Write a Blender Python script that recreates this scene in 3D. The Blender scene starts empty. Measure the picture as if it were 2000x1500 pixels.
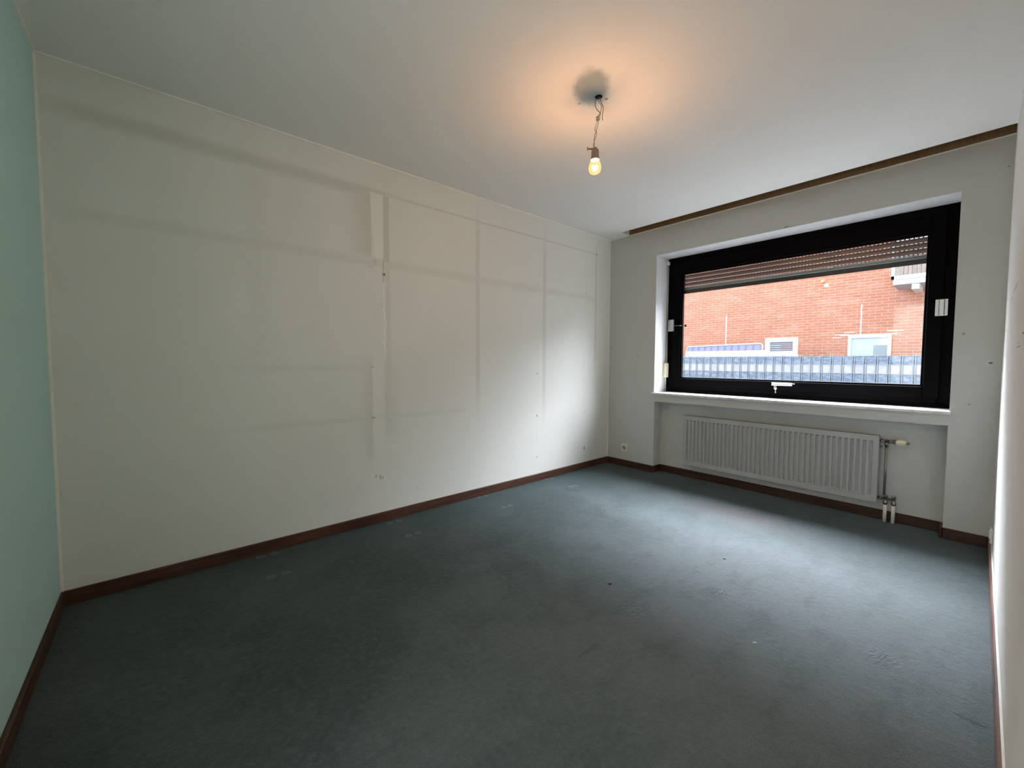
import bpy, bmesh, math, random
from mathutils import Vector, Matrix
S = bpy.context.scene
C = S.collection
random.seed(4)
PI = math.pi

# ------------------------------------------------------------------ camera
cam_d = bpy.data.cameras.new('camera'); cam = bpy.data.objects.new('camera', cam_d); C.objects.link(cam)
R_ = Vector((0.65587644, 0.75486178, 0.00312921)); U_ = Vector((-0.03942369, 0.03011374, 0.99876871)); F_ = Vector((-0.7538381, 0.65519223, -0.04951033))
mw = Matrix((R_, U_, -F_)).transposed().to_4x4(); mw.translation = (2.77114, -3.86040, 1.147085)
cam.matrix_world = mw
cam_d.sensor_width = 36.0
cam_d.lens = 36.0 * 795.165 / 2000.0
cam_d.shift_y = -(750 - 745.77) / 2000.0
cam_d.clip_start = 0.005; cam_d.clip_end = 300
S.camera = cam

# ------------------------------------------------------------------ world, daylight, exposure
W_ = bpy.data.worlds.new('overcast_sky'); S.world = W_; W_.use_nodes = True
wn = W_.node_tree.nodes; bg = wn['Background']
bg.inputs[0].default_value = (0.86, 0.92, 1.0, 1); bg.inputs[1].default_value = 2.1
def aim(o, az, el):           # light comes FROM azimuth az (deg, from +Y towards +X) and elevation el
    a, e = math.radians(az), math.radians(el)
    d = Vector((math.sin(a) * math.cos(e), math.cos(a) * math.cos(e), math.sin(e)))
    o.rotation_euler = d.to_track_quat('Z', 'Y').to_euler()
# bright hazy sky above the house opposite: one straight ahead and one past each end of it
for az, el, ang, en in ((-2, 52, 62, 47.0), (58, 38, 58, 9.5), (-40, 36, 50, 7.0)):
    sd = bpy.data.lights.new('bright_sky', 'SUN'); sd.energy = en; sd.color = (0.88, 0.885, 1.0); sd.angle = math.radians(ang)
    so = bpy.data.objects.new('bright_sky', sd); C.objects.link(so); aim(so, az, el)
S.view_settings.view_transform = 'Standard'; S.view_settings.look = 'None'
S.view_settings.exposure = 0.85; S.view_settings.gamma = 1.0; S.view_settings.use_curve_mapping = False
S.cycles.max_bounces = 14; S.cycles.diffuse_bounces = 9; S.cycles.transparent_max_bounces = 12
S.cycles.caustics_reflective = False; S.cycles.caustics_refractive = False
S.cycles.use_denoising = True
S.cycles.sample_clamp_indirect = 6.0

# ------------------------------------------------------------------ helpers
class MB:
    def __init__(s): s.bm = bmesh.new()
    def box(s, a, b, bev=0.0, mi=0, seg=1):
        bm = bmesh.new()
        x0, y0, z0 = a; x1, y1, z1 = b
        x0, x1 = min(x0, x1), max(x0, x1); y0, y1 = min(y0, y1), max(y0, y1); z0, z1 = min(z0, z1), max(z0, z1)
        v = [bm.verts.new(p) for p in ((x0,y0,z0),(x1,y0,z0),(x1,y1,z0),(x0,y1,z0),(x0,y0,z1),(x1,y0,z1),(x1,y1,z1),(x0,y1,z1))]
        for f in ((0,3,2,1),(4,5,6,7),(0,1,5,4),(1,2,6,5),(2,3,7,6),(3,0,4,7)): bm.faces.new([v[i] for i in f])
        if bev > 0: bmesh.ops.bevel(bm, geom=bm.edges[:], offset=bev, segments=seg, affect='EDGES', profile=0.5)
        s._add(bm, mi); return s
    def _add(s, bm, mi=0, mat=None):
        if mat is not None: bmesh.ops.transform(bm, matrix=mat, verts=bm.verts[:])
        for f in bm.faces: f.material_index = mi
        me = bpy.data.meshes.new('t'); bm.to_mesh(me); bm.free(); s.bm.from_mesh(me); bpy.data.meshes.remove(me)
    def lathe(s, prof, origin, axis='Z', n=24, mi=0, cap=True):
        """prof: list of (r, h) along axis"""
        bm = bmesh.new(); rings = []
        for r, h in prof:
            rings.append([bm.verts.new((r*math.cos(2*PI*k/n), r*math.sin(2*PI*k/n), h)) for k in range(n)])
        for a, b in zip(rings, rings[1:]):
            for k in range(n): bm.faces.new((a[k], a[(k+1)%n], b[(k+1)%n], b[k]))
        if cap:
            bm.faces.new(rings[0][::-1]); bm.faces.new(rings[-1])
        M = Matrix.Translation(origin)
        if axis == 'X': M = M @ Matrix.Rotation(PI/2, 4, 'Y')
        elif axis == 'Y': M = M @ Matrix.Rotation(-PI/2, 4, 'X')
        elif isinstance(axis, Vector): M = M @ axis.to_track_quat('Z', 'X').to_matrix().to_4x4()
        for f in bm.faces: f.smooth = True
        bmesh.ops.recalc_face_normals(bm, faces=bm.faces[:])
        s._add(bm, mi, M); return s
    def tube(s, pts, r, n=8, mi=0):
        bm = bmesh.new(); pts = [Vector(p) for p in pts]; rings = []
        up = Vector((0.3, 0.8, 0.1)).normalized()
        for i, p in enumerate(pts):
            t = (pts[min(i+1, len(pts)-1)] - pts[max(i-1, 0)]).normalized()
            a = t.cross(up).normalized(); b = t.cross(a).normalized()
            rings.append([bm.verts.new(p + r*(math.cos(2*PI*k/n)*a + math.sin(2*PI*k/n)*b)) for k in range(n)])
        for a, b in zip(rings, rings[1:]):
            for k in range(n): bm.faces.new((a[k], a[(k+1)%n], b[(k+1)%n], b[k]))
        bm.faces.new(rings[0][::-1]); bm.faces.new(rings[-1])
        for f in bm.faces: f.smooth = True
        bmesh.ops.recalc_face_normals(bm, faces=bm.faces[:])
        s._add(bm, mi); return s
    def build(s, name, mats, parent=None, loc=None, auto=False):
        me = bpy.data.meshes.new(name); s.bm.to_mesh(me); s.bm.free()
        if not isinstance(mats, (list, tuple)): mats = [mats]
        for m in mats: me.materials.append(m)
        if auto:
            for p in me.polygons: p.use_smooth = True
            me.set_sharp_from_angle(angle=math.radians(35))
        o = bpy.data.objects.new(name, me); C.objects.link(o)
        if loc is not None:
            me.transform(Matrix.Translation(-Vector(loc))); o.location = loc
        if parent is not None:
            o.parent = parent
            pw = parent.location.copy(); pp = parent.parent
            while pp: pw += pp.location; pp = pp.parent
            if loc is None: me.transform(Matrix.Translation(-pw)); 
            else: o.location = Vector(loc) - pw
        return o
def empty(name, loc):
    o = bpy.data.objects.new(name, None); C.objects.link(o); o.location = loc; o.empty_display_size = .05; return o
def tag(o, label=None, cat=None, group=None, kind=None):
    if label: o['label'] = label
    if cat: o['category'] = cat
    if group: o['group'] = group
    if kind: o['kind'] = kind
    return o
def smoothpts(pts, n=6):
    P = [Vector(p) for p in pts]; P = [2*P[0]-P[1]] + P + [2*P[-1]-P[-2]]; out = []
    for i in range(1, len(P)-2):
        for k in range(n):
            t = k/n; a, b, c, d = P[i-1:i+3]
            out.append(0.5*((2*b)+(c-a)*t+(2*a-5*b+4*c-d)*t*t+(3*b-a-3*c+d)*t**3))
    out.append(P[-2]); return out

# ------------------------------------------------------------------ materials
class NM:
    """small node builder on object coordinates"""
    def __init__(s, name, rough=0.7, metal=0.0, spec=0.3):
        s.m = bpy.data.materials.new(name); s.m.use_nodes = True; s.t = s.m.node_tree; s.n = s.t.nodes
        s.b = s.n['Principled BSDF']; s.b.inputs['Roughness'].default_value = rough; s.b.inputs['Metallic'].default_value = metal
        s.b.inputs['Specular IOR Level'].default_value = spec
        tc = s.n.new('ShaderNodeTexCoord'); s.obj = tc.outputs['Object']
        g = s.n.new('ShaderNodeNewGeometry'); s.pos = g.outputs['Position']
        sp = s.n.new('ShaderNodeSeparateXYZ'); s.t.links.new(s.pos, sp.inputs[0]); s.x, s.y, s.z = sp.outputs
    def lk(s, a, b): s.t.links.new(a, b)
    def math(s, op, a, b=None, c=None, clamp=False):
        n = s.n.new('ShaderNodeMath'); n.operation = op; n.use_clamp = clamp
        for i, v in enumerate((a, b, c)):
            if v is None: continue
            if isinstance(v, (int, float)): n.inputs[i].default_value = v
            else: s.lk(v, n.inputs[i])
        return n.outputs[0]
    def step(s, u, a, b):
        n = s.n.new('ShaderNodeMapRange'); n.interpolation_type = 'SMOOTHSTEP'
        s.lk(u, n.inputs[0]); n.inputs[1].default_value = a; n.inputs[2].default_value = b
        return n.outputs[0]
    def ramp(s, u, a, b, c, d):     # 0 before a, 1 between b and c, 0 after d
        return s.math('MULTIPLY', s.step(u, a, b), s.math('SUBTRACT', 1.0, s.step(u, c, d)))
    def band(s, u, a, b, soft): return s.ramp(u, a-soft, a+soft, b-soft, b+soft)
    def rect(s, u, v, u0, u1, v0, v1, su, sv, k=1.0):
        return s.math('MULTIPLY', s.math('MULTIPLY', s.band(u, u0, u1, su), s.band(v, v0, v1, sv)), k)
    def ell(s, u, v, cu, cv, ru, rv, k=1.0, soft=0.5):
        a = s.math('DIVIDE', s.math('SUBTRACT', u, cu), ru); b = s.math('DIVIDE', s.math('SUBTRACT', v, cv), rv)
        d = s.math('SQRT', s.math('ADD', s.math('MULTIPLY', a, a), s.math('MULTIPLY', b, b)))
        n = s.n.new('ShaderNodeMapRange'); n.interpolation_type = 'SMOOTHSTEP'; s.lk(d, n.inputs[0])
        n.inputs[1].default_value = 1-soft; n.inputs[2].default_value = 1+soft*.3; n.inputs[3].default_value = k; n.inputs[4].default_value = 0
        return n.outputs[0]
    def add(s, *L):
        o = L[0]
        for q in L[1:]: o = s.math('ADD', o, q)
        return o
    def mx(s, *L):
        o = L[0]
        for q in L[1:]: o = s.math('MAXIMUM', o, q)
        return o
    def noise(s, scale, detail=3, rough=.5, vec=None, dist=0, stretch=None):
        v = vec or s.pos
        if stretch:
            mp = s.n.new('ShaderNodeMapping'); mp.inputs['Scale'].default_value = stretch; s.lk(v, mp.inputs[0]); v = mp.outputs[0]
        n = s.n.new('ShaderNodeTexNoise'); n.inputs['Scale'].default_value = scale; n.inputs['Detail'].default_value = detail
        n.inputs['Roughness'].default_value = rough; n.inputs['Distortion'].default_value = dist; s.lk(v, n.inputs['Vector'])
        return n.outputs['Fac']
    def mix(s, fac, a, b, mode='MIX'):
        n = s.n.new('ShaderNodeMix'); n.data_type = 'RGBA'; n.blend_type = mode
        for i, v in ((0, fac), (6, a), (7, b)):
            if isinstance(v, (int, float)): n.inputs[i].default_value = v
            elif isinstance(v, tuple): n.inputs[i].default_value = (*v, 1)
            else: s.lk(v, n.inputs[i])
        return n.outputs[2]
    def color(s, c):
        if isinstance(c, tuple): s.b.inputs['Base Color'].default_value = (*c, 1)
        else: s.lk(c, s.b.inputs['Base Color'])
    def bump(s, h, strength=.3, dist=.002):
        n = s.n.new('ShaderNodeBump'); n.inputs['Strength'].default_value = strength; n.inputs['Distance'].default_value = dist
        s.lk(h, n.inputs['Height']); s.lk(n.outputs[0], s.b.inputs['Normal'])

def simple(name, col, rough=.6, metal=0., spec=.3, nscale=60, namt=.06, bump=0.0):
    M = NM(name, rough, metal, spec); nz = M.noise(nscale, 3)
    lo = tuple(c*(1-namt) for c in col); hi = tuple(min(1, c*(1+namt)) for c in col)
    M.color(M.mix(nz, lo, hi))
    if bump: M.bump(M.noise(nscale*3, 3), bump, .001)
    return M.m

WALLC = (.77, .775, .725); DIRT_SHADE = (.50, .485, .41)
def wall_paint(name, base, dirt_shade=None, marks=None, light=None):
    M = NM(name, .85, 0, .15)
    fine = M.noise(230, 2, .6); big = M.noise(1.6, 3, .5)
    col = M.mix(M.math('MULTIPLY', big, .5), base, tuple(c*.93 for c in base))
    col = M.mix(M.math('MULTIPLY', M.step(fine, .45, .75), .10), col, tuple(c*.72 for c in base))
    if dirt_shade: col = M.mix(dirt_shade(M), col, DIRT_SHADE)
    if light: col = M.mix(light(M), col, tuple(min(.9, c*1.12) for c in base))
    if marks: col = M.mix(marks(M), col, (.07, .065, .06))
    M.color(col); M.bump(M.math('ADD', M.noise(160, 3, .6), M.math('MULTIPLY', M.noise(9, 2), .6)), .5, .0016)
    return M.m

def left_dirt(M):
    y = M.math('ADD', M.y, M.math('MULTIPLY', M.math('SUBTRACT', M.noise(7, 2), .5), .010)); z = M.math('ADD', M.z, M.math('MULTIPLY', M.math('SUBTRACT', M.noise(5, 2), .5), .012))
    L = []
    R = lambda a, b, c, d, su, sv, k: L.append(M.rect(y, z, a, b, c, d, su, sv, k))
    # shelf lines left by the old wall unit
    R(-4.18, -2.74, 2.255, 2.325, .10, .030, .46)      # soft top band, left half
    R(-3.30, -2.56, 2.295, 2.325, .12, .009, .42)
    R(-2.53, -.23, 2.298, 2.312, .06, .005, .42)
    R(-4.15, -.25, 1.80, 1.855, .08, .020, .20)
    R(-3.3, -2.25, 1.80, 1.845, .30, .016, .22)
    R(-3.5, -2.75, 1.085, 1.12, .25, .012, .14)
    R(-3.55, -1.9, .735, .765, .22, .014, .16)
    # upright lines
    R(-2.645, -2.603, 1.84, 2.30, .004, .01, .50)
    R(-2.640, -2.600, .95, 1.84, .010, .10, .22)
    R(-1.855, -1.812, .80, 2.305, .006, .25, .34)
    R(-1.066, -1.020, .70, 2.290, .006, .25, .34)
    R(-.262, -.236, 1.15, 2.315, .004, .20, .50)
    R(-3.46, -3.36, 1.2, 2.32, .05, .15, .12)
    # grey edge beside the lifted paper seam
    L.append(M.math('MULTIPLY', M.math('MULTIPLY', M.ramp(y, -2.95, -2.738, -2.736, -2.728), M.band(z, 1.86, 2.30, .03)), .42))
    L.append(M.math('MULTIPLY', M.math('MULTIPLY', M.ramp(y, -2.84, -2.742, -2.741, -2.733), M.band(z, .45, 1.16, .08)), .26))
    L.append(M.math('MULTIPLY', M.math('MULTIPLY', M.ramp(y, -2.650, -2.640, -2.638, -2.50), M.band(z, .62, 1.10, .05)), .22))
    R(-.235, -.0, .1, 2.3, .02, .3, .10)
    return M.mx(*L)
def left_light(M):
    y, z = M.y, M.z
    wob = M.math('ADD', y, M.math('MULTIPLY', M.math('SUBTRACT', M.noise(9, 2), .5), .05))
    sl = M.math('ADD', y, M.math('MULTIPLY', M.math('SUBTRACT', z, 2.30), .085))      # the seam slants to the right as it goes down
    up = M.math('MULTIPLY', M.rect(sl, z, -2.742, -2.55, 1.86, 2.298, .004, .008, .50), M.math('SUBTRACT', 1.0, M.step(y, -2.652, -2.646)))
    return M.mx(up, M.rect(y, z, -2.735, -2.66, .5, 1.17, .006, .12, .28), M.rect(wob, z, -2.648, -2.640, 1.18, 1.68, .002, .05, .8))
def left_marks(M):
    y, z = M.y, M.z
    E = lambda cy, cz, ry, rz, k=.8: M.ell(y, z, cy, cz, ry, rz, k)
    wob = M.math('ADD', y, M.math('MULTIPLY', M.math('SUBTRACT', M.noise(18, 2), .5), .05))
    L = [E(-1.136, 1.033, .008, .008), E(-1.133, .630, .009, .009), E(-1.129, .228, .006, .008), E(-.418, .222, .010, .020), E(-.418, .20, .005, .03, .5),
         E(-.42, .61, .006, .008, .5), E(-.24, 1.19, .004, .006, .4), E(-2.644, 1.755, .010, .012, .85), E(-2.72, .335, .010, .014, .35), E(-2.69, .325, .006, .022, .45),
         E(-2.672, .318, .005, .012, .55), E(-2.40, .19, .004, .015, .3), E(-1.136, .42, .003, .06, .2), E(-1.136, 1.25, .003, .10, .18), E(-1.13, 1.87, .008, .007, .5),
         E(-.42, 1.87, .010, .008, .35), E(-.249, 2.306, .010, .012, .7), E(-2.735, .752, .020, .006, .4), E(-2.735, 1.106, .022, .004, .3), E(-2.745, 1.795, .022, .004, .18),
         E(-2.722, 1.835, .008, .006, .2), E(-2.705, 1.83, .004, .022, .3),
         M.rect(wob, z, -2.650, -2.644, 1.70, 1.86, .0015, .01, .45)]
    return M.mx(*L)
def back_dirt_shade(M):
    x, z = M.x, M.z
    return M.mx(M.rect(x, z, .0, .28, 1.02, 1.06, .05, .01, .15), M.rect(x, z, .0, .6, .70, .73, .1, .01, .15),
                M.rect(x, z, .0, .03, .1, 2.4, .02, .2, .12), M.rect(x, z, .3, 2.856, 2.44, 2.5, .2, .035, .22))  # last band paints the shadow under the curtain board into the wall
def back_marks(M):
    x, z = M.x, M.z; E = lambda cx, cz, rx, rz, k=.8: M.ell(x, z, cx, cz, rx, rz, k)
    return M.mx(E(.366, 1.208, .009, .007, .6), E(2.810, 1.148, .010, .007, .9), E(2.691, 1.332, .010, .009, .45), E(2.732, .886, .008, .008, .4),
                E(1.698, 2.240, .022, .006, .55), E(1.60, 2.339, .006, .005, .35), E(1.585, 2.33, .004, .005, .3), E(2.833, 2.318, .006, .006, .5), E(.32, .12, .012, .006, .35))
def right_marks(M):
    y, z = M.y, M.z; E = lambda cy, cz, ry, rz, k=.8: M.ell(y, z, cy, cz, ry, rz, k)
    t = M.math('ADD', z, M.math('MULTIPLY', y, -.02))
    return M.mx(E(-1.10, 1.471, .22, .0028, .8), E(-.70, 1.462, .12, .0025, .7), E(-1.55, 1.206, .15, .0025, .6), E(-1.78, 1.244, .07, .004, .8), E(-1.53, 1.22, .08, .002, .5))

mWallL = wall_paint('left_wallpaper', WALLC, left_dirt, left_marks, left_light)
mWallB = wall_paint('window_wall_paint', (.55, .555, .53), back_dirt_shade, back_marks)
mWallR = wall_paint('right_wall_paint', (.78, .765, .73), None, right_marks)
mTurq = wall_paint('turquoise_paint', (.50, .74, .71))
mReveal = wall_paint('white_reveal_paint', (.63, .635, .635))
mCaulk = simple('caulk', (.86, .85, .79), .7)

M = NM('ceiling_paint', .9, 0, .1)
cbase = M.mix(M.math('MULTIPLY', M.noise(1.3, 2), .5), (.83, .825, .80), (.80, .795, .77))
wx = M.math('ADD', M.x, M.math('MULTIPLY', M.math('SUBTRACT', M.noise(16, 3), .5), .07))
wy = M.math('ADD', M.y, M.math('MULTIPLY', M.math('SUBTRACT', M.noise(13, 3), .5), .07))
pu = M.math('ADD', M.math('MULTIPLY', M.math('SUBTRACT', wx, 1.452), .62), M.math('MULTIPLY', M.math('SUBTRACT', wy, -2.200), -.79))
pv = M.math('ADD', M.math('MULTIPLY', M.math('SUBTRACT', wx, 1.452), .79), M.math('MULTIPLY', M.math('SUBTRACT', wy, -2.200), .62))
cbase = M.mix(M.ell(pu, pv, 0, 0, .152, .098, .80, .42), cbase, (.30, .36, .38))  # grey-blue patch painted in, also stands for the bulb socket's shadow
cbase = M.mix(M.mx(M.ell(M.x, M.y, 1.452, -2.075, .011, .008, .8), M.ell(M.x, M.y, 1.335, -2.15, .010, .006, .55)), cbase, (.12, .10, .09))
rng = M.math('SUBTRACT', M.ell(M.x, M.y, 1.47, -2.19, .275, .275, 1, .10), M.ell(M.x, M.y, 1.47, -2.19, .262, .262, 1, .10))
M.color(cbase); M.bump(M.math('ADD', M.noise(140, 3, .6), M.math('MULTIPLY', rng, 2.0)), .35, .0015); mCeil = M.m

M = NM('green_carpet', .72, 0, .32)
n1 = M.noise(240, 2, .7); n2 = M.noise(38, 4, .65); n3 = M.noise(2.2, 5, .62, dist=.6); n4 = M.noise(9, 4, .7, stretch=(1, .45, 1))
col = M.mix(M.step(n3, .36, .66), (.018, .031, .030), (.051, .067, .069))
worn_pool = M.ell(M.math('ADD', M.x, M.math('MULTIPLY', n3, .9)), M.math('ADD', M.y, M.math('MULTIPLY', n4, .3)), 2.65, -1.75, 1.25, 1.15, .75, .75)  # worn carpet, lightened further to paint in the window's light pool
col = M.mix(worn_pool, col, (.098, .114, .121))
col = M.mix(M.math('MULTIPLY', M.step(n2, .42, .72), .45), col, (.093, .112, .116))
col = M.mix(M.math('MULTIPLY', M.step(n4, .46, .70), .55), col, (.030, .044, .043))
col = M.mix(M.math('MULTIPLY', M.step(n1, .40, .66), .60), col, (.018, .028, .027))
band = M.math('MULTIPLY', M.math('SUBTRACT', 1.0, M.step(M.math('ADD', M.x, M.math('MULTIPLY', n4, .05)), .33, .47)), .45)   # less worn strip where the unit stood
col = M.mix(band, col, (.022, .044, .041))
bro = M.ell(M.math('ADD', M.x, M.math('MULTIPLY', n4, .2)), M.y, 1.72, -.60, .50, .26, .42, .8)
col = M.mix(bro, col, (.085, .064, .058))
disc = []
for (dx, dy) in ((.341, -2.647), (.338, -2.575), (.027, -1.844), (.034, -1.773), (.341, -1.830), (.349, -1.768), (.031, -1.025), (.036, -.965), (.335, -1.020), (.342, -.964), (.337, -3.44), (.337, -3.37), (.06, -2.65), (.06, -2.58), (.049, -3.44), (.049, -3.37)):
    e1 = M.ell(M.x, M.y, dx, dy, .024, .024, 1, .12); e2 = M.ell(M.x, M.y, dx, dy, .017, .017, .45, .2)
    disc.append(M.math('SUBTRACT', e1, e2))
dm = M.math('MULTIPLY', M.mx(*disc), .42)
col = M.mix(dm, col, (.19, .22, .215))
sc = M.mx(M.ell(M.math('ADD', M.x, M.math('MULTIPLY', n2, .02)), M.y, 1.80, -2.59, .010, .09, .4), M.ell(M.x, M.math('ADD', M.y, M.math('MULTIPLY', n2, .05)), 2.795, -1.90, .045, .008, .9, .3),
          M.ell(M.x, M.math('ADD', M.y, M.math('MULTIPLY', n2, .05)), 2.72, -1.50, .05, .008, .4))
col = M.mix(sc, col, (.015, .02, .02))
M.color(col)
M.b.inputs['Sheen Weight'].default_value = .16; M.b.inputs['Sheen Roughness'].default_value = .45; M.b.inputs['Sheen Tint'].default_value = (.75, .95, 1, 1)
crink = M.mx(M.ell(M.x, M.y, 1.947, -1.78, .07, .06, 1, .8), M.ell(M.x, M.y, 2.56, -1.772, .075, .06, 1, .8), M.ell(M.x, M.y, 1.76, -2.24, .09, .06, 1, .8))
wv = M.n.new('ShaderNodeTexWave'); wv.inputs['Scale'].default_value = 14; wv.inputs['Distortion'].default_value = 9; wv.inputs['Detail'].default_value = 3; wv.inputs['Detail Scale'].default_value = 2.2; M.lk(M.pos, wv.inputs['Vector'])
h = M.add(M.math('MULTIPLY', n1, .7), M.math('MULTIPLY', n2, .9), M.math('MULTIPLY', n4, .8), M.math('MULTIPLY', M.math('MULTIPLY', wv.outputs['Fac'], crink), .9), M.math('MULTIPLY', dm, -1.0))
M.bump(h, .8, .006); mCarpet = M.m

def wood(name, dark, lightc, axis, sc=1.0, rough=.45):
    M = NM(name, rough, 0, .4)
    st = {'x': (1, 26, 26), 'y': (26, 1, 26), 'z': (26, 26, 1)}[axis]
    a = M.noise(3*sc, 5, .65, stretch=st); b = M.noise(14*sc, 3, .6, stretch=st)
    col = M.mix(M.step(a, .35, .65), dark, lightc); col = M.mix(M.math('MULTIPLY', M.step(b, .5, .7), .5), col, tuple(c*.5 for c in dark))
    M.color(col); M.bump(b, .15, .0006); return M.m
mBaseY = wood('mahogany_along_depth', (.050, .018, .010), (.105, .045, .027), 'y')
mBaseX = wood('mahogany_along_width', (.032, .012, .007), (.070, .030, .018), 'x')
mStrip = wood('oak_veneer_crossgrain', (.16, .088, .036), (.25, .145, .062), 'z', 3.2, .6)
mSlotShade = simple('slot_shade', (.012, .009, .008), .9)
mBlack = simple('black_window_plastic', (.003, .0027, .003), .5, 0, .03, 90, .2)
mBlack2 = simple('black_rubber', (.008, .008, .008), .6)
M = NM('marble_sill', .35, 0, .4); v = M.noise(7, 6, .7, dist=1.5)
M.color(M.mix(M.step(v, .5, .62), (.70, .69, .67), (.58, .56, .53))); mMarble = M.m
mRad = simple('radiator_enamel', (.40, .405, .39), .45, 0, .4, 30, .02)
mRadDark = simple('radiator_inside', (.20, .13, .09), .8)
mNickel = simple('dull_nickel', (.30, .28, .25), .38, .85, .5, 80, .2)
mPipeW = simple('white_pipe', (.72, .69, .63), .5)
mCream = simple('cream_plastic', (.78, .70, .52), .4, 0, .4, 40, .02)
mWhiteP = simple('white_plastic', (.74, .73, .68), .4, 0, .4, 40, .02)
mAlu = simple('pale_aluminium', (.62, .60, .57), .35, .55, .5, 60, .08)
mAluG = simple('grey_aluminium', (.45, .45, .45), .4, .6, .5, 60, .08)
mShut = simple('brown_shutter_plastic', (.088, .062, .052), .5, 0, .3, 30, .08)
mShutB = simple('grey_shutter_rail', (.26, .25, .24), .5, .2)
mStrap = simple('strap_webbing', (.40, .38, .34), .9)
mHole = simple('black_hole', (.004, .004, .004), .9)

def glass(name, rough=.0, tint=(.96, .985, .98), f0=1.45, fk=1.0):
    m = bpy.data.materials.new(name); m.use_nodes = True; t = m.node_tree; n = t.nodes; n.clear()
    out = n.new('ShaderNodeOutputMaterial'); tr = n.new('ShaderNodeBsdfTransparent'); gl = n.new('ShaderNodeBsdfGlossy'); mx = n.new('ShaderNodeMixShader')
    ge = n.new('ShaderNodeNewGeometry'); vd = n.new('ShaderNodeVectorMath'); vd.operation = 'DOT_PRODUCT'
    t.links.new(ge.outputs['Normal'], vd.inputs[0]); t.links.new(ge.outputs['Incoming'], vd.inputs[1])
    def mt(op, a, b=None):
        q = n.new('ShaderNodeMath'); q.operation = op
        for i, v in enumerate((a, b)):
            if v is None: continue
            if isinstance(v, float): q.inputs[i].default_value = v
            else: t.links.new(v, q.inputs[i])
        return q.outputs[0]
    c = mt('ABSOLUTE', vd.outputs['Value']); sch = mt('ADD', mt('MULTIPLY', mt('POWER', mt('SUBTRACT', 1.0, c), 5.0), 0.96), 0.04)
    tr.inputs[0].default_value = (*tint, 1); gl.inputs['Roughness'].default_value = rough
    mm = n.new('ShaderNodeMath'); mm.operation = 'MULTIPLY'; mm.inputs[1].default_value = fk; t.links.new(sch, mm.inputs[0])
    t.links.new(mm.outputs[0], mx.inputs[0]); t.links.new(tr.outputs[0], mx.inputs[1]); t.links.new(gl.outputs[0], mx.inputs[2]); t.links.new(mx.outputs[0], out.inputs[0]); return m
mGlass = glass('window_glass')

# ------------------------------------------------------------------ room shell
W, L, H = 2.856, 4.233, 2.5
WX0, WX1, WZ0, WZ1 = .566, 2.650, .834, 2.230      # window reveal
NX0, NX1, NZ, ND = .572, 2.647, .740, .125         # radiator niche
YO = .42                                           # outer face of window wall
def struct(o): o['kind'] = 'structure'; return o
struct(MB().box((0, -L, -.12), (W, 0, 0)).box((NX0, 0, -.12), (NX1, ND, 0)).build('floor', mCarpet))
struct(MB().box((-.2, -L-.2, -.12), (0, YO, 2.75)).build('wall_left', mWallL))
struct(MB().box((W, -L-.2, -.12), (W+.2, YO, 2.75)).build('wall_right', mWallR))
DX0, DX1, DZ = 1.86, 2.74, 2.03                    # added doorway behind the camera, lets the fill light in
nw = MB().box((0, -L-.2, -.12), (DX0, -L, 2.75)).box((DX1, -L-.2, -.12), (W, -L, 2.75)).box((DX0, -L-.2, DZ), (DX1, -L, 2.75)).box((DX0, -L-.2, -.12), (DX1, -L, -.001))
struct(nw.build('wall_near', mTurq))
hw = MB().box((.8, -L-1.9, -.12), (W+.6, -L-.2, 0)).box((.8, -L-1.9, 2.5), (W+.6, -L-.2, 2.6)).box((.6, -L-2.0, -.12), (.8, -L-.2, 2.6)).box((W+.6, -L-2.0, -.12), (W+.8, -L-.2, 2.6)).box((.8, -L-2.0, -.12), (W+.6, -L-1.9, 2.6))
struct(hw.build('wall_fill_hall', mReveal))  # added hall, unseen, only there to house the fill light
hl_ = bpy.data.lights.new('fill_lamp', 'AREA'); hl_.shape = 'RECTANGLE'; hl_.size = 1.2; hl_.size_y = .8; hl_.energy = 60; hl_.color = (1.0, .92, .84)  # added fill light for the near walls and ceiling
hlo = bpy.data.objects.new('fill_lamp', hl_); C.objects.link(hlo); hlo.location = (2.2, -L-1.0, 2.46)
wb = MB()
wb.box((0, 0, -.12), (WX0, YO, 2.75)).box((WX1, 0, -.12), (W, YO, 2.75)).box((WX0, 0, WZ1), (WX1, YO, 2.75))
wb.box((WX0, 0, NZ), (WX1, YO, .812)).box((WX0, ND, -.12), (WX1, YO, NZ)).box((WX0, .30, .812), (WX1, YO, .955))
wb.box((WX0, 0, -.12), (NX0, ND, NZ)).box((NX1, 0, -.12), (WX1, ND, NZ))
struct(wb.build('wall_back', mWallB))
# bright white paint inside the window reveal: thin plaster lining
rv = MB().box((WX0, .001, .834), (WX0+.0015, .238, WZ1)).box((WX1-.0015, .001, .834), (WX1, .238, WZ1)).box((WX0, .001, WZ1-.0015), (WX1, .238, WZ1))
struct(rv.build('trim_1', mReveal))
SX, SY = .248, .160
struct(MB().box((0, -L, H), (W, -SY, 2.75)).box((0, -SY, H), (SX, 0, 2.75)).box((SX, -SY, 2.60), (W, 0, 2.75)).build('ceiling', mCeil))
t = MB().box((SX+.001, -.012, 2.5045), (W-.001, -.0005, 2.556), .001).build('curtain_board', mStrip)
tag(t, 'long brown wood-grain board in the curtain slot between ceiling and window wall', 'curtain board')
gp = MB().box((SX, -SY, 2.59), (W, -.0005, 2.60)).box((SX, -.004, 2.556), (W, -.0005, 2.59)); struct(gp.build('trim_2', mSlotShade))  # near-black lining stands in for the shade inside the curtain slot
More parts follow.
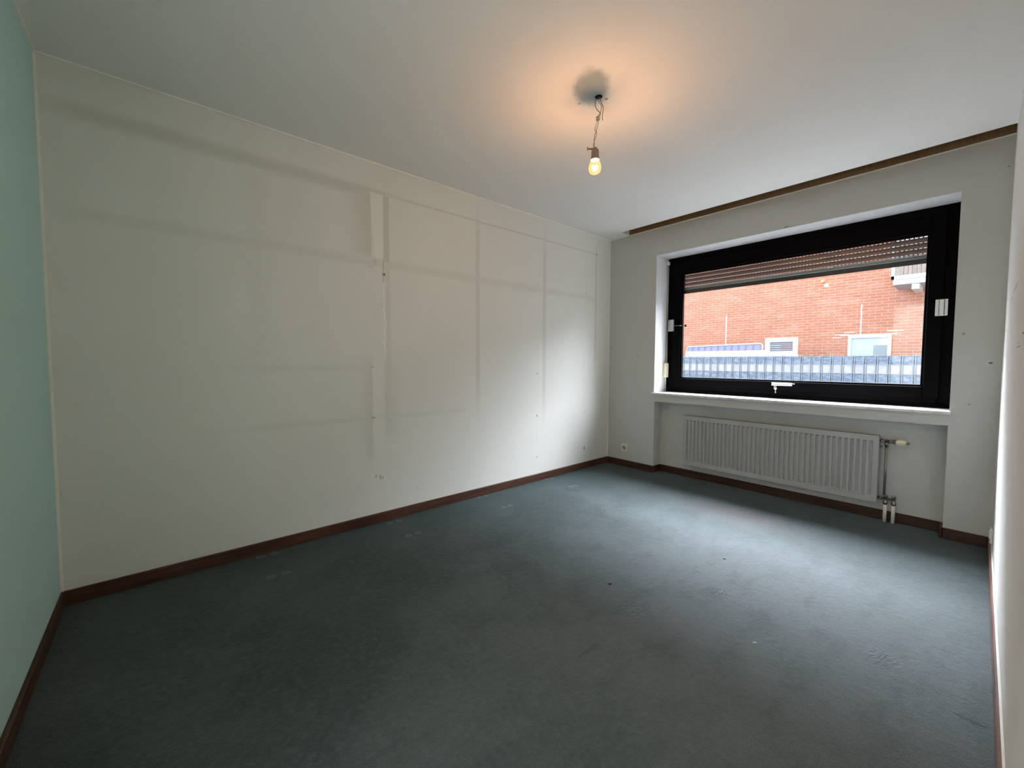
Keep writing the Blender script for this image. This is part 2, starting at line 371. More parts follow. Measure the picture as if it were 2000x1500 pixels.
# caulk lines in the room corners
cw = .009
ck = MB()
ck.box((0, -L, H-cw), (cw, 0, H)); struct(ck.build('trim_3', mCaulk))
struct(MB().box((0, -L, .07), (cw, -L+cw, H)).build('trim_4', mCaulk))
struct(MB().box((0, -L, H-cw), (W, -L+cw, H)).build('trim_5', mCaulk))
struct(MB().box((0, -cw*.8, .07), (cw*.8, 0, H)).build('trim_6', mCaulk))
struct(MB().box((0, -.004, H-.004), (W, 0, H+.003)).build('trim_7', mCaulk))
# baseboards (bevelled top)
def bb(mb, a, b): mb.box(a, b, .0035)
hb, tb = .070, .014
m = MB(); bb(m, (0, -L+.0, 0), (tb, 0, hb)); struct(m.build('baseboard_left', mBaseY))
m = MB(); bb(m, (tb, -L, 0), (DX0-.06, -L+tb, hb)); struct(m.build('baseboard_near', mBaseX))
m = MB(); bb(m, (tb, -tb, 0), (NX0, 0, hb)); bb(m, (NX0, -tb, 0), (NX0+tb, ND, hb)); bb(m, (NX0+tb, ND-tb, 0), (NX1-tb, ND, hb)); bb(m, (NX1-tb, -tb, 0), (NX1, ND, hb)); bb(m, (NX1, -tb, 0), (W-tb, 0, hb))
struct(m.build('baseboard_back', mBaseX))
# right baseboard, with the slightly wavy edge of the paper above it
mBaseR = wood('sheen_mahogany', (.085, .036, .026), (.17, .085, .062), 'y', 1.0, .28); mBaseR.node_tree.nodes['Principled BSDF'].inputs['Specular IOR Level'].default_value = .9  # paler mahogany: window sheen painted into its colour besides the gloss
m = MB(); bb(m, (W-tb, -L, 0), (W, 0, hb)); struct(m.build('baseboard_right', mBaseR))
bm = bmesh.new(); pr = None
for i in range(61):
    y = -L + (L-.02)*i/60; w = .0035*math.sin(y*3.1+.5)+.0018*math.sin(y*9.2)
    a = bm.verts.new((W-.0005, y, hb+.013+w)); b = bm.verts.new((W-.0055, y, hb+.002+w*.5)); c = bm.verts.new((W-.0005, y, hb-.002))
    if pr: bm.faces.new((pr[0], pr[1], b, a)); bm.faces.new((pr[1], pr[2], c, b))
    pr = (a, b, c)
m = MB(); m._add(bm); struct(m.build('trim_8', mCaulk))

# window sill board (marble)
s_ = MB().box((WX0-.022, -.022, .812), (WX1+.006, .30, .834), .003)
o = s_.build('trim_9', mMarble); struct(o)

# ------------------------------------------------------------------ window_1: black pivot window
win = empty('window_1', ((WX0+WX1)/2, .26, WZ0)); struct(win)
def ring(mb, x0, x1, z0, z1, w, y0, y1, bev=.003, wb_=None, wt=None):
    wb_ = wb_ or w; wt = wt or w
    mb.box((x0, y0, z0), (x0+w, y1, z1), bev).box((x1-w, y0, z0), (x1, y1, z1), bev)
    mb.box((x0+w-.001, y0, z0), (x1-w+.001, y1, z0+wb_), bev).box((x0+w-.001, y0, z1-wt), (x1-w+.001, y1, z1), bev)
fr = MB(); ring(fr, WX0+.001, WX1-.001, WZ0+.001, WZ1-.001, .072, .240, .315, .004)
fr.box((WX0+.03, .232, WZ0+.001), (WX1-.03, .241, WZ0+.028), .003)
fr.build('window_frame', mBlack, win)
GX0, GX1, GZ0, GZ1 = .732, 2.492, .990, 2.046
sh = MB(); x0, x1, z0, z1 = WX0+.066, WX1-.062, WZ0+.062, WZ1-.062
y0, y1 = .224, .300
sh.box((x0, y0, z0), (GX0-.012, y1, z1), .005).box((GX1+.012, y0, z0), (x1, y1, z1), .005)
sh.box((GX0-.0125, y0, z0), (GX1+.0125, y1, GZ0-.010), .004).box((GX0-.0125, y0, GZ1+.010), (GX1+.0125, y1, z1), .004)
sash = sh.build('sash', mBlack, win)
bd = MB(); ring(bd, GX0-.016, GX1+.016, GZ0-.014, GZ1+.014, .0165, .238, .262, .002); bd.build('glazing_bead', mBlack, sash)
MB().box((GX0-.010, .268, GZ0-.010), (GX1+.010, .274, GZ1+.010)).build('pane', mGlass, sash)
# pivot hinge covers
hc = MB().box((.594, .208, 1.470), (.652, .225, 1.590), .002)
o = hc.build('hinge_cover', mAluG, sash); o['label'] = 'grey metal cover of the left pivot'
MB().box((.611, .2065, 1.472), (.613, .209, 1.588)).build('cover_line', mBlack2, o)
hr = MB().box((2.548, .208, 1.472), (2.608, .225, 1.584), .002)
o = hr.build('hinge_cover', mWhiteP, sash); o['label'] = 'white plastic cover of the right pivot'
MB().box((2.565, .2065, 1.474), (2.567, .209, 1.582)).box((2.590, .2065, 1.474), (2.593, .209, 1.582)).build('cover_line', mBlack2, o)
cr = MB().tube([(.640, .214, 1.526), (.70, .214, 1.524), (.733, .222, 1.523)], .0022)
cr.build('stay_wire', mAluG, sash)
MB().box((.748, .252, 1.512), (.768, .264, 1.534), .001).build('magnet_pad', mBlack2, sash)
# handle with key
hx0, hx1 = 1.568, 1.722
hd = MB().box((hx0, .205, .944), (hx1, .222, .972), .003)
hp = hd.build('handle_plate', mAluG, sash)
g = MB().box((hx0+.012, .176, .950), (hx1-.004, .192, .968), .004, seg=2).box((hx0+.014, .19, .952), (hx0+.034, .208, .966), .002).box((hx1+.0, .196, .962), (hx1+.022, .206, .968), .001)
g.build('lever', mAlu, hp)
lk = MB().lathe([(.010, 0), (.010, .014)], (hx0+.028, .2235, .936), 'Y', 16).box((hx0+.018, .212, .914), (hx0+.038, .2235, .946), .002)
lk.build('lock', mAluG, hp)
ky = MB().lathe([(.0105, 0), (.0105, .003)], (hx0+.036, .196, .920), 'Y', 16).box((hx0+.033, .196, .880), (hx0+.039, .199, .912), .0005).box((hx0+.036, .196, .884), (hx0+.043, .199, .890)).tube([(hx0+.034, .212, .932), (hx0+.034, .199, .930)], .002)
ky.build('key', mAlu, hp)
# outside metal sill
os_ = MB().box((WX0, .316, .955), (WX1, .50, .972), .002); os_.box((WX0, .495, .93), (WX1, .50, .972))
os_.build('outer_sill', mAlu, win)

# ------------------------------------------------------------------ roller shutter, partly down
rs = empty('roller_shutter', ((WX0+WX1)/2, .36, 1.866))
tag(rs, 'brown roller shutter lowered a little behind the top of the window glass', 'roller shutter')
cx0, cx1 = WX0+.045, WX1-.045
cu = MB()
holes = [1.943 + .0395*k for k in range(0, 8)]
ybk = .372
def slat_piece(z0, z1, mi=0):
    n = 6; bm = bmesh.new(); prv = None
    for i in range(n+1):
        t = i/n; z = z0+(z1-z0)*t; y = .366 - .0075*math.sin(PI*t)
        a = bm.verts.new((cx0, y, z)); b = bm.verts.new((cx1, y, z))
        if prv: bm.faces.new((prv[0], prv[1], b, a))
        prv = (a, b)
    bmesh.ops.solidify(bm, geom=bm.faces[:], thickness=.0015)
    for f in bm.faces: f.smooth = True
    cu._add(bm, mi)
HH = .0038
slat_piece(1.906, holes[0]-HH/2)
for a, b in zip(holes, holes[1:]): slat_piece(a+HH/2, b-HH/2)
for hz in holes[:-1]:
    n = int((cx1-cx0)/.0245)
    for k in range(n):
        x = cx0 + k*(cx1-cx0)/n
        cu.box((x, .3655, hz-HH/2-.0012), (x+.0085, .3675, hz+HH/2+.0012))
cu.build('slat_curtain', mShut, rs, auto=True)
MB().box((cx0, .358, 1.906), (cx1, .372, 1.934), .003).build('bottom_rail', mShutB, rs)
MB().box((cx0, .361, 1.868), (cx1, .369, 1.908), .002).build('rubber_lip', simple('dark_brown_rubber', (.030, .020, .017), .6), rs)
for (a, b) in ((WX0+.001, WX0+.05), (WX1-.05, WX1-.001)):
    MB().box((a, .345, .972), (b, .392, 2.228)).build('guide_rail', mAluG, rs)

# strap winder on the left reveal
sw = empty('shutter_strap', (WX0+.002, .215, .98))
tag(sw, 'cream shutter strap winder with its webbing on the left window reveal', 'strap winder')
MB().box((WX0+.0015, .165, .985), (WX0+.030, .236, 1.138), .007, seg=3).build('winder_case', mCream, sw)
MB().box((WX0+.028, .180, 1.008), (WX0+.033, .222, 1.115), .003, seg=2).build('winder_cover', mCream, sw)
MB().box((WX0+.010, .212, 1.137), (WX0+.0125, .232, 2.17)).build('strap', mStrap, sw)
MB().box((WX0+.0015, .205, 2.165), (WX0+.02, .238, 2.20), .002).build('strap_guide', mWhiteP, sw)

# ------------------------------------------------------------------ radiator
ra = empty('radiator', (1.59, .075, .12))
tag(ra, 'long white ribbed panel radiator in the niche under the window', 'radiator')
rx0, rx1, rz0, rz1, ry = .872, 2.313, .138, .624, .030
NR = 39; pitch = (rx1-rx0-.05)/NR
bm = bmesh.new(); dp = .015
xs = [(rx0, 0)]
for k in range(NR):
    a = rx0+.025+k*pitch + pitch*.20; w = pitch*.60
    xs += [(a, 0), (a+w*.16, 1), (a+w*.84, 1), (a+w, 0)]
xs.append((rx1, 0))
zs = [(rz0, 0), (rz0+.040, 0), (rz0+.056, 1), (rz1-.056, 1), (rz1-.040, 0), (rz1, 0)]
grid = [[bm.verts.new((x, ry + dp*fx*fz, z)) for (x, fx) in xs] for (z, fz) in zs]
for j in range(len(zs)-1):
    for i in range(len(xs)-1): bm.faces.new((grid[j][i], grid[j][i+1], grid[j+1][i+1], grid[j+1][i]))
m = MB(); m._add(bm)
m.box((rx0, ry+.0002, rz0-.0001), (rx0+.002, ry+.016, rz1)).box((rx1-.002, ry+.0002, rz0), (rx1, ry+.016, rz1)).box((rx0, ry+.0002, rz0), (rx1, ry+.016, rz0+.002)).box((rx0, ry+.0002, rz1-.002), (rx1, ry+.016, rz1))
m.box((rx0, ry+.012, rz0), (rx1, ry+.016, rz1))
m.build('front_panel', mRad, ra, auto=True)
MB().box((rx0+.01, ry+.052, rz0+.004), (rx1-.01, ry+.064, rz1-.006), .003).build('back_panel', mRad, ra)
cf = MB()
for k in range(120):
    x = rx0+.03+k*(rx1-rx0-.06)/119
    cf.box((x, ry+.0165, rz0+.03), (x+.0008, ry+.0515, rz1-.02))
cf.build('convector_fins', mRadDark, ra)
gr = MB().box((rx0+.002, ry+.017, rz1-.010), (rx1-.002, ry+.020, rz1-.002)).box((rx0+.002, ry+.048, rz1-.010), (rx1-.002, ry+.051, rz1-.002))
gr.build('top_grille', mRadDark, ra)
MB().box((rx0-.001, ry+.017, rz0+.01), (rx0+.0015, ry+.06, rz1-.01)).build('side_cover', mRad, ra)
MB().box((rx1-.0015, ry+.017, rz0+.01), (rx1+.001, ry+.06, rz1-.01)).build('side_cover', mRad, ra)
for bx in (rx0+.22, (rx0+rx1)/2, rx1-.22):
    MB().box((bx-.012, ry+.064, rz0+.03), (bx+.012, ND-.0005, rz1-.05)).build('wall_bracket', mRadDark, ra)
MB().tube([(rx0-.002, ry+.04, rz1-.028), (rx0-.016, ry+.04, rz1-.028), (rx0-.022, ry+.034, rz1-.033)], .0035).build('bleed_screw', mNickel, ra)
yv = ry+.038
MB().lathe([(.007, 0), (.007, .016)], (rx1, yv, rz1-.115+.035), 'X', 12).build('blind_plug', mNickel, ra)
va = MB().lathe([(.010, 0), (.010, .008), (.015, .008), (.015, .018), (.010, .018), (.010, .034), (.012, .034), (.012, .052), (.015, .052), (.015, .064), (.012, .064), (.012, .074), (.017, .074), (.017, .085)], (rx1, yv, rz1-.038), 'X', 16)
va.lathe([(.009, 0), (.009, .015), (.012, .015), (.012, .030)], (rx1+.036, yv, rz1-.080), 'Z', 16)
vo = va.build('valve_body', mNickel, ra)
th = MB().lathe([(.0165, 0), (.018, .004), (.018, .048), (.0165, .053)], (rx1+.086, yv, rz1-.038), 'X', 20)
for k in range(10):
    a = 2*PI*k/10; th.box((rx1+.094, yv+.0185*math.cos(a)-.0015, rz1-.038+.0185*math.sin(a)-.0015), (rx1+.130, yv+.0185*math.cos(a)+.0015, rz1-.038+.0185*math.sin(a)+.0015))
o = th.build('thermostat_head', mCream, ra); o['label'] = 'beige thermostat knob'
MB().lathe([(.010, 0), (.010, .006), (.0075, .008), (.0075, .016)], (rx1+.139, yv, rz1-.038), 'X', 16).build('knob_tip', mNickel, o)
MB().tube([(rx1+.036, yv, rz1-.08), (rx1+.036, yv, rz0+.058)], .0075, 12).build('riser_pipe', mNickel, ra)
zc = rz0+.032
bv = MB().lathe([(.010, 0), (.010, .010), (.013, .010), (.013, .024), (.008, .024), (.008, .094)], (rx1, yv, zc), 'X', 14)
for dx in (.044, .088):
    bv.lathe([(.011, 0), (.011, .006), (.015, .008), (.015, .018), (.012, .020), (.010, .024), (.010, .056), (.014, .058), (.014, .066), (.011, .070)], (rx1+dx, yv, zc-.042), 'Z', 14)
bv.build('lower_valve', mNickel, ra)
for dx in (.044, .088):
    MB().lathe([(.0105, 0), (.0105, zc-.041)], (rx1+dx, yv, 0.0005), 'Z', 16).build('pipe_sleeve', mPipeW, ra)

# ------------------------------------------------------------------ sockets
def socket(name, parent_loc, face, label):
    e = empty(name, parent_loc); tag(e, label, 'socket')
    cx, cy, cz = parent_loc
    if face == 'back':
        MB().box((cx-.0405, cy-.010, cz-.0405), (cx+.0405, cy-.0005, cz+.0405), .004, seg=2).build('cover_plate', mWhiteP, e)
        ins = MB().lathe([(.026, 0), (.026, .003), (.0215, .003), (.0205, -.006)], (cx, cy-.0100, cz), Vector((0, -1, 0)), 28, cap=False); ins.lathe([(.0206, 0), (.0206, .0005)], (cx, cy-.0102, cz), Vector((0, -1, 0)), 28)
        io = ins.build('socket_insert', simple('socket_insert', (.50, .48, .42), .5), e)
        hl = MB()
        for dx in (-.0095, .0095): hl.lathe([(.003, 0), (.003, .0005)], (cx+dx, cy-.0108, cz), Vector((0, -1, 0)), 12)
        hl.box((cx-.003, cy-.0115, cz+.014), (cx+.003, cy-.0105, cz+.020)).box((cx-.003, cy-.0115, cz-.020), (cx+.003, cy-.0105, cz-.014)).box((cx-.0205, cy-.0113, cz-.007), (cx-.016, cy-.0105, cz+.007)).box((cx+.016, cy-.0113, cz-.007), (cx+.0205, cy-.0105, cz+.007))
        hl.build('contacts', mHole, io)
    else:
        MB().box((cx-.012, cy-.0405, cz-.0405), (cx-.0005, cy+.0405, cz+.0405), .004, seg=2).build('cover_plate', mWhiteP, e)
        ins = MB().lathe([(.027, 0), (.027, .004), (.0215, .004), (.0205, -.004)], (cx-.012, cy, cz), Vector((-1, 0, 0)), 28, cap=False)
        io = ins.build('socket_insert', mWhiteP, e)
        hl = MB()
        for dy in (-.0095, .0095): hl.lathe([(.003, 0), (.003, .0006)], (cx-.0122, cy+dy, cz), Vector((-1, 0, 0)), 12)
        hl.build('contacts', mHole, io)
socket('wall_socket', (.2285, 0, .206), 'back', 'white wall socket low on the wall left of the radiator niche')
socket('wall_socket', (W, -.26, .155), 'right', 'white wall socket seen edge-on above the right baseboard by the window')

# ------------------------------------------------------------------ bare bulb on wires
HX, HY = 1.436, -2.119
bu = empty('hanging_bulb', (HX, HY, H))
tag(bu, 'lit clear bare light bulb hanging on thin wires from the ceiling hole', 'light bulb')
hole = MB().lathe([(.016, 0), (.019, .0012)], (HX, HY, H-.0014), 'Z', 14); hole.build('ceiling_hole', mHole, bu)
mWire = simple('brown_wire', (.16, .10, .07), .5); mWireG = simple('grey_wire', (.22, .20, .18), .5)
rc = Vector((R_.x, R_.y, 0)).normalized()
def P(dx, z, dy=0): return (HX + rc.x*dx - rc.y*dy, HY + rc.y*dx + rc.x*dy, z)
w1 = MB().tube(smoothpts([P(-.004, 2.50), P(-.018, 2.470), P(-.010, 2.440), P(.010, 2.418), P(.004, 2.405)]), .0016); w1.build('wire', mWire, bu)
w2 = MB().tube(smoothpts([P(.000, 2.50), P(.002, 2.475), P(.014, 2.455), P(.012, 2.430), P(-.002, 2.405)]), .0016); w2.build('wire', mWireG, bu)
w3 = MB().tube(smoothpts([P(.006, 2.50), P(.014, 2.470), P(.024, 2.445), P(.020, 2.410), P(.021, 2.382)]), .0016); o = w3.build('wire', mWire, bu); o['label'] = 'loose brown wire end'
w4 = MB().tube(smoothpts([P(-.004, 2.382), P(-.018, 2.34), P(-.008, 2.32), P(-.022, 2.27), P(-.024, 2.246)]), .0014); w4.build('wire', mWireG, bu)
w5 = MB().tube(smoothpts([P(.002, 2.382), P(-.006, 2.345), P(-.016, 2.315), P(-.020, 2.285), P(-.019, 2.246)]), .0014); w5.build('wire', mWire, bu)
tbk = MB()
for k in range(2):
    c = P(-.002 + .0*k, 2.388 + .011*k)
    tbk.box((c[0]-.009, c[1]-.007, c[2]-.0045), (c[0]+.009, c[1]+.007, c[2]+.0045), .0015)
tbk.lathe([(.003, 0), (.003, .003)], P(-.002, 2.388, -.006), Vector((rc.y, -rc.x, 0)), 10).lathe([(.003, 0), (.003, .003)], P(-.002, 2.399, -.006), Vector((rc.y, -rc.x, 0)), 10)
tbk.build('terminal_block', simple('terminal_plastic', (.55, .56, .52), .4), bu)
SXp = -.015
def PB(z): return P(SXp, z)
br = MB(); c0 = P(-.052, 2.240); c1 = P(-.010, 2.240)
br.tube([c0, c1], .0042, 8).tube([P(-.054, 2.250), P(-.054, 2.230)], .0022, 6)
br.build('metal_bracket', mWire, bu)
mSock = simple('brown_socket', (.28, .20, .14), .45)
so_ = MB().lathe([(.006, .060), (.010, .058), (.012, .051), (.0175, .047), (.019, .040), (.019, .016), (.0205, .012), (.0205, .004), (.0195, 0)], PB(2.188), 'Z', 28)
so_.build('bulb_socket', mSock, bu)
MB().lathe([(.0200, 0), (.0212, .002), (.0205, .004)], PB(2.1842), 'Z', 28).build('socket_ring', simple('pale_ring', (.75, .68, .5), .4), bu)
# glass envelope
prof = [(.0125, .062), (.0130, .050), (.0150, .040), (.0205, .026), (.0265, .013), (.0298, 0), (.0300, -.008), (.0275, -.019), (.0215, -.0275), (.012, -.0325), (.002, -.0342)]
zb = 2.150
prof = [(a*1.08, b*1.08 if b < .03 else b) for a, b in prof]
gb = MB().lathe(prof, PB(zb-0), 'Z', 32, cap=False)
mBulb = glass('bulb_glass', .02, (1, .93, .82), 1.5, .9)
_t = mBulb.node_tree; _em = _t.nodes.new('ShaderNodeEmission'); _em.inputs[0].default_value = (1, .50, .14, 1); _em.inputs[1].default_value = .30   # lit glass envelope
_ad = _t.nodes.new('ShaderNodeAddShader'); _o = _t.nodes['Material Output']; _src = _o.inputs[0].links[0].from_socket
_t.links.new(_src, _ad.inputs[0]); _t.links.new(_em.outputs[0], _ad.inputs[1]); _t.links.new(_ad.outputs[0], _o.inputs[0])
env = gb.build('glass_bulb', mBulb, bu)
mStem = glass('stem_glass', .05, (1, .9, .75), 1.5, 2.0)
MB().lathe([(.009, .040), (.006, .030), (.0035, .020), (.0035, .006), (.002, .002)], PB(zb), 'Z', 14).build('glass_stem', mStem, env)
def emis(name, col, st):
    m = bpy.data.materials.new(name); m.use_nodes = True; n = m.node_tree.nodes; b = n['Principled BSDF']
    b.inputs['Base Color'].default_value = (*col, 1); b.inputs['Emission Color'].default_value = (*col, 1); b.inputs['Emission Strength'].default_value = st; return m
fl = []
for k in range(25):
    a = -PI*.9 + 1.8*PI*k/24; fl.append((PB(zb)[0]+.010*math.cos(a), PB(zb)[1]+.010*math.sin(a), zb-.001+.005*math.cos(3*a)))
fil = MB().tube(fl, .0030, 6); fil.build('filament', emis('glowing_filament', (1, .66, .30), 60), env)
pd = bpy.data.lights.new('bulb_light', 'POINT'); pd.energy = 5.3; pd.color = (1.0, .52, .24); pd.shadow_soft_size = .022
po = bpy.data.objects.new('bulb_light', pd); C.objects.link(po); po.parent = bu; po.location = Vector(PB(zb-.008)) - bu.location

# ------------------------------------------------------------------ tiny litter on the carpet
def speck(name, x, y, sx, sy, rz, mat, label, cat):
    bm = bmesh.new(); n = 7
    top = [bm.verts.new((sx*math.cos(2*PI*k/n)*random.uniform(.75, 1.1), sy*math.sin(2*PI*k/n)*random.uniform(.75, 1.1), .003+random.uniform(0, .002))) for k in range(n)]
    bot = [bm.verts.new((v.co.x, v.co.y, .0)) for v in top]
    bm.faces.new(top); bm.faces.new(bot[::-1])
    for k in range(n): bm.faces.new((bot[k], bot[(k+1) % n], top[(k+1) % n], top[k]))
    m = MB(); m._add(bm); o = m.build(name, mat); o.location = (x, y, .0003); o.rotation_euler.z = rz
    tag(o, label, cat)
mLint = simple('white_lint', (.45, .45, .43), .9); mCrumb = simple('dark_crumb', (.03, .025, .02), .8)
speck('paper_scrap', 2.209, -2.052, .010, .003, .7, mLint, 'tiny white paper scrap in the middle of the carpet', 'scrap')
speck('dark_crumb', 1.558, -2.132, .010, .004, .8, mCrumb, 'tiny dark crumb on the carpet below the hanging bulb', 'crumb')
speck('dark_crumb', 1.834, -1.399, .007, .004, .2, mCrumb, 'tiny dark crumb on the brightly lit carpet', 'crumb')
speck('paper_scrap', 1.280, -1.073, .006, .003, .6, mLint, 'tiny white scrap on the lit carpet nearest the radiator', 'scrap')

# ------------------------------------------------------------------ outside
M = NM('pavement', .9, 0, .2); M.color(M.mix(M.noise(1.5, 4), (.055, .055, .057), (.07, .07, .07))); mPave = M.m
GZ = -.55
g = MB().box((-40, .6, GZ-.1), (40, 40, GZ)); struct(g.build('ground', mPave))
o = MB().box((-40, .42, GZ-.1), (40, .6, GZ+.02)); struct(o.build('trim_10', simple('concrete_edge', (.4, .4, .39), .9)))

M = NM('orange_brick', .85, 0, .2)
cb = M.n.new('ShaderNodeCombineXYZ'); M.lk(M.x, cb.inputs[0]); M.lk(M.z, cb.inputs[1])
bt = M.n.new('ShaderNodeTexBrick'); M.lk(cb.outputs[0], bt.inputs['Vector'])
bt.inputs['Scale'].default_value = 1.0; bt.inputs['Brick Width'].default_value = .25; bt.inputs['Row Height'].default_value = .077; bt.inputs['Mortar Size'].default_value = .0065; bt.inputs['Mortar Smooth'].default_value = .3
bt.offset = .5; bt.inputs['Bias'].default_value = -.2
bt.inputs['Color1'].default_value = (.50, .195, .125, 1); bt.inputs['Color2'].default_value = (.43, .17, .11, 1); bt.inputs['Mortar'].default_value = (.56, .39, .32, 1)
pale = M.noise(2.3, 4, .65, stretch=(1, 1, 2.2)); cell = M.noise(5, 2, .5, stretch=(.8, 1, 2.4))
col = M.mix(M.math('MULTIPLY', M.step(pale, .45, .7), .40), bt.outputs['Color'], (.60, .37, .29))
col = M.mix(M.math('MULTIPLY', M.step(cell, .58, .70), .40), col, (.28, .16, .13))
M.color(col); M.bump(M.math('SUBTRACT', 1.0, bt.outputs['Fac']), .4, .01); mBrick = M.m
mWFrame = simple('white_upvc', (.82, .82, .80), .4); mRoof = simple('dark_roof_tile', (.10, .07, .06), .8)
mHGlass = NM('neighbour_glass', .08, 0, .6); mHGlass.color(mHGlass.mix(mHGlass.noise(1.2, 2), (.42, .52, .58), (.52, .60, .64))); mHGlass = mHGlass.m
mBlind = simple('pale_blind', (.60, .60, .62), .7); mDark = simple('dark_gap_strip', (.20, .19, .22), .7)

HYF = 10.6; HT = 8.6
ho = empty('brick_house', (-2, HYF, GZ)); tag(ho, 'orange-red brick house filling the view outside behind the fence', 'house')
holes2 = [(-1.713, -.838, 1.363, 1.902), (.330, 1.219, 1.02, 1.885)]
def holed(mb, X0, X1, Z0, Z1, y0, y1, hs):
    xs = sorted({X0, X1, *[h[0] for h in hs], *[h[1] for h in hs]}); zs = sorted({Z0, Z1, *[h[2] for h in hs], *[h[3] for h in hs]})
    for i in range(len(xs)-1):
        for j in range(len(zs)-1):
            cx, cz = (xs[i]+xs[i+1])/2, (zs[j]+zs[j+1])/2
            if any(h[0] < cx < h[1] and h[2] < cz < h[3] for h in hs): continue
            mb.box((xs[i], y0, zs[j]), (xs[i+1], y1, zs[j+1]))
m = MB(); holed(m, -7.5, 6, GZ, HT, HYF, HYF+.25, holes2); m.box((-7.5, HYF+.25, GZ), (6, HYF+9, HT)); m.build('brick_wall', mBrick, ho)
rm = MB(); bm = bmesh.new()
vv = [bm.verts.new(p) for p in ((-7.9, HYF-.4, HT), (6.4, HYF-.4, HT), (6.4, HYF+9.4, HT), (-7.9, HYF+9.4, HT), (-7.9, HYF+4.5, HT+2.6), (6.4, HYF+4.5, HT+2.6))]
for f in ((0, 3, 2, 1), (0, 1, 5, 4), (2, 3, 4, 5), (0, 4, 3), (1, 2, 5)): bm.faces.new([vv[i] for i in f])
rm._add(bm); rm.build('roof', mRoof, ho)
# small window with horizontal striped blind
def hwin(h, sash_in, fw):
    f = MB(); x0, x1, z0, z1 = h; ring(f, x0, x1, z0, z1, fw, HYF-.02, HYF+.08, .004)
    return f
f = hwin(holes2[0], 0, .13); f.box((-1.77, HYF-.06, 1.335), (-.80, HYF+.02, 1.365)); wf = f.build('window', mWFrame, ho); wf['label'] = 'small white-framed window with a striped blind'
MB().box((-1.60, HYF+.05, 1.48), (-.95, HYF+.06, 1.79)).build('pane', mHGlass, wf)
sb_ = MB()
for z in (1.515, 1.58, 1.645, 1.71, 1.762): sb_.box((-1.575, HYF+.035, z-.012), (-.975, HYF+.045, z+.014))
sb_.build('blind_slats', mDark, wf)
sr = MB()
for z in (1.545, 1.61, 1.675): sr.box((-1.30, HYF+.03, z-.010), (-.99, HYF+.034, z+.012))
sr.build('pink_strips', simple('faded_pink', (.55, .30, .40), .7), wf)
f = hwin(holes2[1], 0, .065); wf2 = f.build('window', mWFrame, ho); wf2['label'] = 'larger white-framed window partly hidden by the fence'
MB().box((.385, HYF+.05, 1.08), (1.165, HYF+.06, 1.83)).build('pane', mHGlass, wf2)
MB().box((.86, HYF+.042, 1.06), (1.13, HYF+.048, 1.62)).build('roller_blind', simple('grey_blind', (.34, .38, .42), .7), wf2)
MB().tube([(.68+.10*math.cos(a*PI/10), HYF+.045, 1.42+.11*math.sin(a*PI/10)) for a in range(-2, 13)], .006, 6).build('curved_stay', mWFrame, wf2)
# pale sealed joints and lintel mortar above the windows
mJ = simple('white_sealant', (.85, .80, .76), .7)
MB().box((-2.91, HYF-.008, 1.2), (-2.885, HYF+.002, 2.74)).build('wall_joint', mJ, ho)
MB().box((.575, HYF-.008, 1.91), (.600, HYF+.002, 2.73)).build('wall_joint', mJ, ho)
l2 = MB().box((.15, HYF-.006, 1.890), (1.32, HYF+.002, 1.912)).box((.02, HYF-.006, 1.915), (.34, HYF+.002, 1.932)).box((1.12, HYF-.006, 1.972), (1.44, HYF+.002, 1.992)).box((.24, HYF-.006, 1.975), (.46, HYF+.002, 1.990)).box((-.02, HYF-.006, 1.835), (.18, HYF+.002, 1.852))
l2.build('lintel_mortar', mJ, ho)
# balcony
bl = MB().box((1.30, HYF-1.0, 3.02), (4.2, HYF+.01, 3.16)); bo = bl.build('balcony_slab', simple('balcony_concrete', (.50, .50, .50), .8), ho)
MB().box((1.265, HYF-1.03, 3.15), (4.2, HYF-.98, 3.23)).box((1.265, HYF-1.03, 3.15), (1.32, HYF, 4.1)).box((1.265, HYF-1.03, 4.02), (4.2, HYF-.98, 4.1)).build('balcony_rail', mWFrame, ho)
ps = MB()
for k in range(38): ps.box((1.335+.075*k, HYF-1.02, 3.235), (1.335+.075*k+.064, HYF-.995, 4.01))
ps.build('balcony_boards', wood('weathered_boards', (.22, .17, .15), (.34, .29, .27), 'z'), ho)
MB().box((1.62, HYF-.90, 2.90), (1.75, HYF, 3.02)).build('balcony_bracket', mWFrame, ho)
lp = MB().box((-.32, HYF-.08, 3.45), (-.25, HYF, 3.50), .008).lathe([(.018, 0), (.035, .025), (.035, .06)], (-.285, HYF-.09, 3.42), 'Z', 12)
lp.build('wall_lamp', simple('yellow_lamp', (.75, .68, .30), .5), ho)

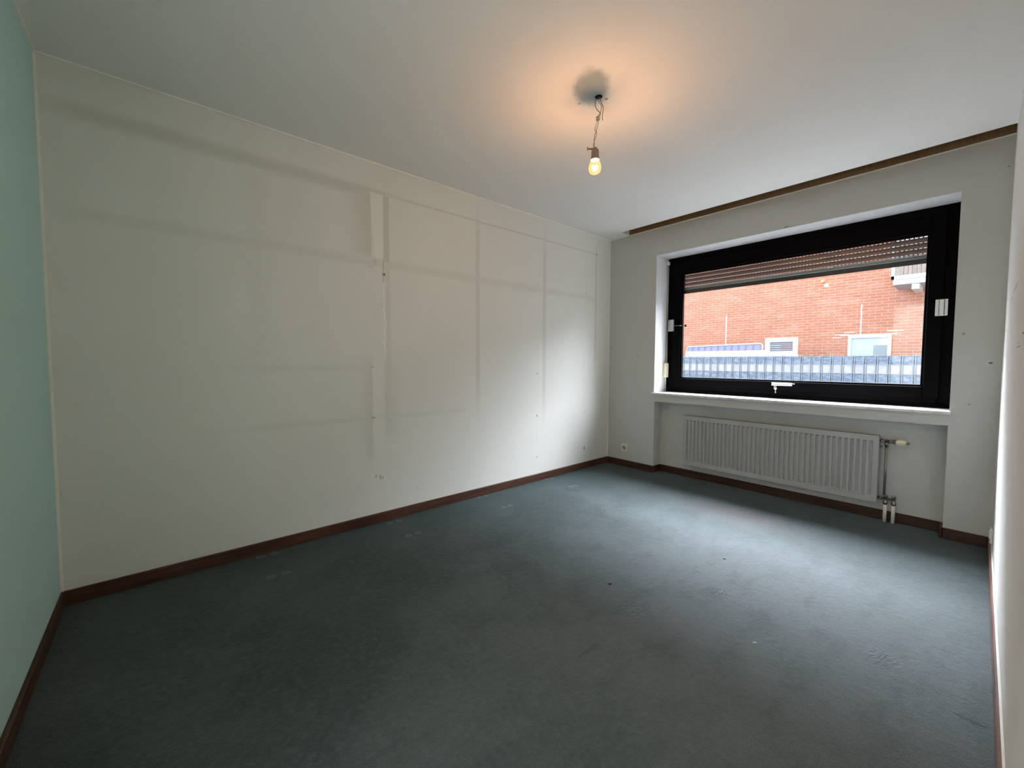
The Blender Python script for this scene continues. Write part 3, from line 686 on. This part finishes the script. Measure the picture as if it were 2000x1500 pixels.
# privacy fence
FY = 8.5
fe = empty('privacy_fence', (-1, FY, GZ)); tag(fe, 'long grey and white strip privacy fence in front of the brick house', 'fence')
M = NM('grey_stone_strip', .8, 0, .2); u = M.noise(9, 4, .7, stretch=(1, 1, 2.2))
M.color(M.mix(M.step(u, .38, .64), (.15, .18, .26), (.28, .32, .40))); mGs = M.m
M = NM('white_stone_strip', .8, 0, .2); u = M.noise(5, 4, .7); M.color(M.mix(M.step(u, .4, .62), (.46, .45, .50), (.40, .385, .46))); mWs = M.m
FX0, FX1 = -9.0, 6.0
def strip(z0, z1, mat, name, lab, x0=FX0, x1=FX1, fy=FY, par=None, per=.205):
    bm = bmesh.new(); prv = None; x = x0; i = 0
    pts = []
    while x < x1: pts += [(x, -.018), (x+per*.66, -.018), (x+per*.78, .012), (x+per*.90, .012)]; x += per
    for (px, py) in pts:
        a = bm.verts.new((px, fy+py, z0)); b = bm.verts.new((px, fy+py, z1))
        c = bm.verts.new((px, fy+py+.004, z0)); d = bm.verts.new((px, fy+py+.004, z1)); cur = (a, b, d, c)
        if prv:
            for q in range(4): bm.faces.new((prv[q], cur[q], cur[(q+1) % 4], prv[(q+1) % 4]))
        else: bm.faces.new(cur)
        prv = cur
    bm.faces.new(prv[::-1]); bmesh.ops.recalc_face_normals(bm, faces=bm.faces[:])
    m = MB(); m._add(bm); o = m.build(name, mat, par or fe)
    if lab: o['label'] = lab
    return o
zt = 1.305
for k in range(9):
    z1 = zt - .205*k; z0 = z1-.200
    strip(z0, z1, mWs if k % 2 == 1 else mGs, 'woven_strip', 'pale woven strip' if k % 2 == 1 else 'grey patterned woven strip')
wm = MB(); x = FX0; mWm = simple('fence_wire', (.30, .33, .34), .5, .4)
while x < FX1:
    for dx in (-.022, .138): wm.box((x+dx, FY-.030, GZ), (x+dx+.011, FY-.020, zt+.045))
    x += .205
for k in range(10):
    z = zt-.205*k; wm.box((FX0, FY-.034, z-.004), (FX1, FY-.028, z+.004))
wm.build('wire_mesh', mWm, fe)
for k in range(7):
    x = -8.6+2.5*k+.45
    MB().box((x-.03, FY+.02, GZ), (x+.03, FY+.08, zt+.02), .004).build('fence_post', mWm, fe)
# raised screen behind the fence
sc_ = empty('privacy_screen', (-2.5, 9.4, GZ)); tag(sc_, 'raised striped privacy screen showing above the left of the fence', 'privacy screen')
mSb = simple('blue_grey_fabric', (.30, .31, .46), .8); mSw = simple('white_fabric', (.78, .78, .80), .8)
strip(1.505, 1.665, mSb, 'screen_strip', 'blue-grey upper strip', -3.61, -1.45, 9.4, sc_, .20)
strip(1.28, 1.500, mSw, 'screen_strip', 'white lower strip', -3.66, -1.45, 9.4, sc_, .20)
strip(1.00, 1.275, mSb, 'screen_strip', 'blue-grey hidden strip', -3.66, -1.45, 9.4, sc_, .20)
MB().tube([(-3.66, 9.37, GZ), (-3.66, 9.37, 1.45), (-3.60, 9.37, 1.655), (-1.46, 9.37, 1.700), (-1.40, 9.37, 1.66), (-1.40, 9.37, GZ)], .016, 8).build('screen_frame', mWFrame, sc_)
